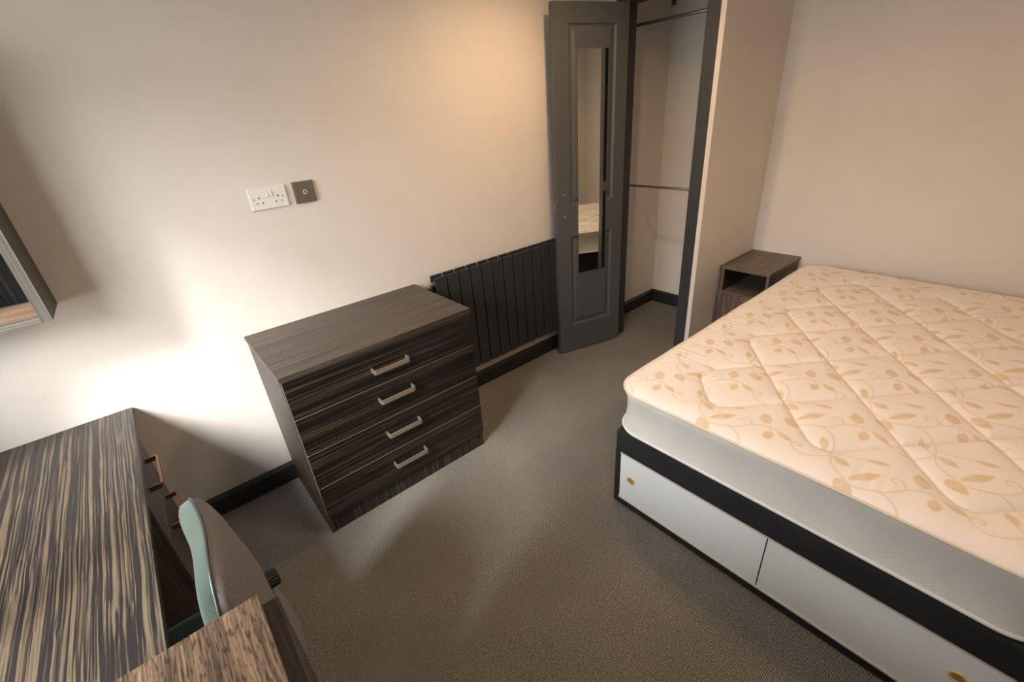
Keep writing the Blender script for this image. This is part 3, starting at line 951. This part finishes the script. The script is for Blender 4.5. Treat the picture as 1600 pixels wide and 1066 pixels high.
def print_tile(res=0.0016):
    """raster of one repeat (0.39 x 0.41 m) of the printed vine"""
    nx, ny = int(round(0.39 / res)), int(round(0.41 / res))
    img = np.zeros((ny, nx), np.float32)
    elements = [(MOT['strokes'], MOT['leaves'])]
    for oi, oj in ((0, 0), (-1, 0)):
        pass
    def stamp(ox, oy):
        for pts, w in MOT['strokes']:
            q = smooth_path(pts)
            for a, b in zip(q, q[1:]):
                a = a + (ox, oy); b = b + (ox, oy)
                x0, x1 = min(a[0], b[0]) - 0.006, max(a[0], b[0]) + 0.006
                y0, y1 = min(a[1], b[1]) - 0.006, max(a[1], b[1]) + 0.006
                I = np.arange(int(math.floor(x0 / res)), int(math.ceil(x1 / res)) + 1)
                J = np.arange(int(math.floor(y0 / res)), int(math.ceil(y1 / res)) + 1)
                X, Y = np.meshgrid(I * res, J * res)
                v = np.clip((w - seg_dist(X, Y, a, b)) / 0.0016 + 0.5, 0, 1) * 0.62
                ix = np.ix_(J % ny, I % nx)
                img[ix] = np.maximum(img[ix], v)
        for a, b, w, full in MOT['leaves']:
            a, b = np.array(a) + (ox, oy), np.array(b) + (ox, oy)
            L = np.hypot(*(b - a)); d = (b - a) / L
            x0, x1 = min(a[0], b[0]) - w, max(a[0], b[0]) + w
            y0, y1 = min(a[1], b[1]) - w, max(a[1], b[1]) + w
            I = np.arange(int(math.floor(x0 / res)), int(math.ceil(x1 / res)) + 1)
            J = np.arange(int(math.floor(y0 / res)), int(math.ceil(y1 / res)) + 1)
            X, Y = np.meshgrid(I * res, J * res)
            t = ((X - a[0]) * d[0] + (Y - a[1]) * d[1]) / L
            s = np.abs(-(X - a[0]) * d[1] + (Y - a[1]) * d[0])
            tt = np.clip(t, 0, 1)
            hw = w * np.sin(np.pi * tt ** full) ** (0.75 if full < 1 else 1.05)
            v = np.clip((hw - s) / 0.0016 + 0.5, 0, 1) * ((t > 0) & (t < 1)) * (0.88 + 0.12 * np.cos(tt * 9))
            ix = np.ix_(J % ny, I % nx)
            img[ix] = np.maximum(img[ix], v)
    stamp(0.0, 0.0)
    stamp(-0.195, -0.205)
    return img, res


def make_top():
    step = 0.0034
    n_u, n_v = int((mx1 - mx0) / step), int((my0 - my1) / step)
    U, V = np.meshgrid(np.linspace(0, mx1 - mx0, n_u + 1), np.linspace(0, my0 - my1, n_v + 1))
    Lx, Ly = mx1 - mx0, my0 - my1
    # round the corners: square corner cells are bent onto a quarter disc
    X, Y = U.copy(), V.copy()
    a = np.maximum(0, np.maximum(RC - U, U - (Lx - RC))) / RC
    b = np.maximum(0, np.maximum(RC - V, V - (Ly - RC))) / RC
    sx = np.where(U < Lx / 2, -1.0, 1.0); sy = np.where(V < Ly / 2, -1.0, 1.0)
    cxs = np.where(U < Lx / 2, RC, Lx - RC); cys = np.where(V < Ly / 2, RC, Ly - RC)
    m = (a > 0) & (b > 0)
    ua, vb = a * np.sqrt(1 - b * b / 2), b * np.sqrt(1 - a * a / 2)
    X[m] = (cxs + sx * ua * RC)[m]; Y[m] = (cys + sy * vb * RC)[m]
    # distance to the rim
    ax_ = np.minimum(X, Lx - X); ay_ = np.minimum(Y, Ly - Y)
    rim = np.minimum(ax_, ay_)
    rr = RC - np.hypot(np.maximum(0, RC - ax_), np.maximum(0, RC - ay_))
    rim = np.where((ax_ < RC) & (ay_ < RC), rr, rim)
    rim = np.maximum(rim, 0)
    WX, WY = X + mx0, Y + my1
    D = np.full(X.shape, 9.0)
    for p, q in stitch_lines():
        x0, x1 = min(p[0], q[0]) - 0.15, max(p[0], q[0]) + 0.15
        y0, y1 = min(p[1], q[1]) - 0.15, max(p[1], q[1]) + 0.15
        i0, i1 = max(0, int((x0 - mx0) / step)), min(n_u + 1, int((x1 - mx0) / step) + 2)
        j0, j1 = max(0, int((y0 - my1) / step)), min(n_v + 1, int((y1 - my1) / step) + 2)
        if i0 >= i1 or j0 >= j1: continue
        s = (slice(j0, j1), slice(i0, i1))
        D[s] = np.minimum(D[s], seg_dist(WX[s], WY[s], p, q))
    D = np.minimum(D, 0.13)
    puff = 0.0145 * (1 - np.exp(-D / 0.028)) - 0.0035 * np.exp(-(D / 0.005) ** 2)
    edge = 1 - np.exp(-rim / 0.022)
    rng = np.random.RandomState(3)
    ripple = 0
    for k in range(10):
        th, fr, ph = rng.uniform(0, math.pi), rng.uniform(20, 60), rng.uniform(0, 6.28)
        ripple = ripple + np.sin(fr * (math.cos(th) * WX + math.sin(th) * WY) + ph)
    ripple = ripple * 0.00028
    # gathers running from the border stitch to the rim
    ang_ = np.where(ay_ < ax_, WX, WY)
    gather = 0.0016 * np.sin(ang_ * 140 + 3 * np.sin(ang_ * 31)) * np.exp(-((rim - 0.10) / 0.045) ** 2) * (0.5 + 0.5 * np.sin(ang_ * 15.2 + 1.0))
    Zt = MT + 0.002 + edge * (puff + 0.006 + ripple) + gather
    co = np.stack([WX, WY, Zt], -1).reshape(-1, 3)
    img, res = print_tile()
    ny, nx = img.shape
    lx = ((WX - 1.552) / res) % nx
    ly = ((WY + 1.716) / res) % ny
    i0_, j0_ = np.floor(lx).astype(int) % nx, np.floor(ly).astype(int) % ny
    fx, fy = lx - np.floor(lx), ly - np.floor(ly)
    i1_, j1_ = (i0_ + 1) % nx, (j0_ + 1) % ny
    val = (img[j0_, i0_] * (1 - fx) * (1 - fy) + img[j0_, i1_] * fx * (1 - fy) + img[j1_, i0_] * (1 - fx) * fy + img[j1_, i1_] * fx * fy)
    val = np.maximum(val, 0.42 * np.exp(-(D / 0.003) ** 2))       # tan stitching thread
    nu1 = n_u + 1
    idx = np.arange((n_u + 1) * (n_v + 1)).reshape(n_v + 1, n_u + 1)
    F = np.stack([idx[:-1, :-1], idx[:-1, 1:], idx[1:, 1:], idx[1:, :-1]], -1).reshape(-1, 4)
    me = bpy.data.meshes.new('top_panel')
    me.vertices.add(len(co)); me.loops.add(F.size); me.polygons.add(len(F))
    me.vertices.foreach_set('co', (co - np.array(ORG[mt.name])).astype(np.float32).ravel())
    me.loops.foreach_set('vertex_index', F.ravel().astype(np.int32))
    me.polygons.foreach_set('loop_start', (np.arange(len(F)) * 4).astype(np.int32))
    me.polygons.foreach_set('loop_total', np.full(len(F), 4, np.int32))
    me.polygons.foreach_set('use_smooth', np.ones(len(F), bool))
    me.update(calc_edges=True)
    at = me.attributes.new('print', 'FLOAT', 'POINT')
    at.data.foreach_set('value', val.astype(np.float32).ravel())
    me.materials.append(M['ticking'])
    o = bpy.data.objects.new('top_panel', me)
    o.parent = mt
    o['label'] = 'diamond-quilted top panel with printed tan leaves'
    link(o)


make_top()

# ------------------------------------------------------------------ bedside cabinet in the corner
# its top back corner meets the corner of the room
nz, nx0, nx1, ny0, ny1 = 0.590, 2.882, XW - 0.019, NY - 0.019, -1.118
ns = thing('bedside_cabinet', 'small brown wood bedside cabinet with open shelf in the corner', 'bedside cabinet', ((nx0 + nx1) / 2, (ny0 + ny1) / 2, 0))
obj('top_board', B(nx0, XW - 0.001, ny1, NY - 0.001, nz - 0.018, nz, bev=0.001), M['night'], ns)
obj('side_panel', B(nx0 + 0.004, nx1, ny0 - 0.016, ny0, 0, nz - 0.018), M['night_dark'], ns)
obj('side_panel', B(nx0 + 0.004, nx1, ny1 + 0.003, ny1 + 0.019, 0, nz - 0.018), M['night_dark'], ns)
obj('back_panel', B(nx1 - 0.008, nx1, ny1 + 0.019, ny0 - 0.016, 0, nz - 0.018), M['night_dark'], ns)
obj('shelf_board', B(nx0 + 0.006, nx1 - 0.008, ny1 + 0.019, ny0 - 0.016, 0.404, 0.420), M['night'], ns)
obj('bottom_board', B(nx0 + 0.02, nx1 - 0.008, ny1 + 0.019, ny0 - 0.016, 0.05, 0.066), M['night'], ns)
obj('cabinet_door', B(nx0 - 0.012, nx0 + 0.0035, ny1 + 0.004, ny0 - 0.001, 0.045, 0.412, bev=0.001), M['night_door'], ns)
obj('edge_band', B(nx0 + 0.0025, nx0 + 0.0045, ny0 - 0.016, ny0, 0.412, nz - 0.018), M['night'], ns)
obj('edge_band', B(nx0 + 0.0025, nx0 + 0.0045, ny1 + 0.003, ny1 + 0.019, 0.412, nz - 0.018), M['night'], ns)

# ------------------------------------------------------------------ recessed downlights that give the warm light
for i, (lx, ly) in enumerate(LAMPS):
    t = thing('ceiling_downlight', ('round recessed ceiling downlight over the radiator', 'round recessed ceiling downlight over the bed')[i], 'ceiling light', (lx, ly, ZC))
    bm = bmesh.new()
    tube(bm, [(lx + 0.045 * math.cos(q), ly + 0.045 * math.sin(q), ZC - 0.004) for q in [k * math.pi / 16 for k in range(32)]], 0.005, 8, closed=True)
    obj('bezel', bm, M['window_white'], t, smooth=True)
    obj('lens', cyl(bmesh.new(), (lx, ly, ZC - 0.003), (lx, ly, ZC - 0.0005), 0.042, n=32), M['glow'], t)
t = thing('added_fill_lamp', 'added round fill lamp on the ceiling, out of view', 'ceiling light', (LP[0], LP[1], ZC))  # unseen fixture added to carry the fill light
obj('fill_lamp_body', cyl(bmesh.new(), (LP[0], LP[1], 2.345), (LP[0], LP[1], ZC - 0.0005), 0.19, n=40), M['window_white'], t, smooth=False)
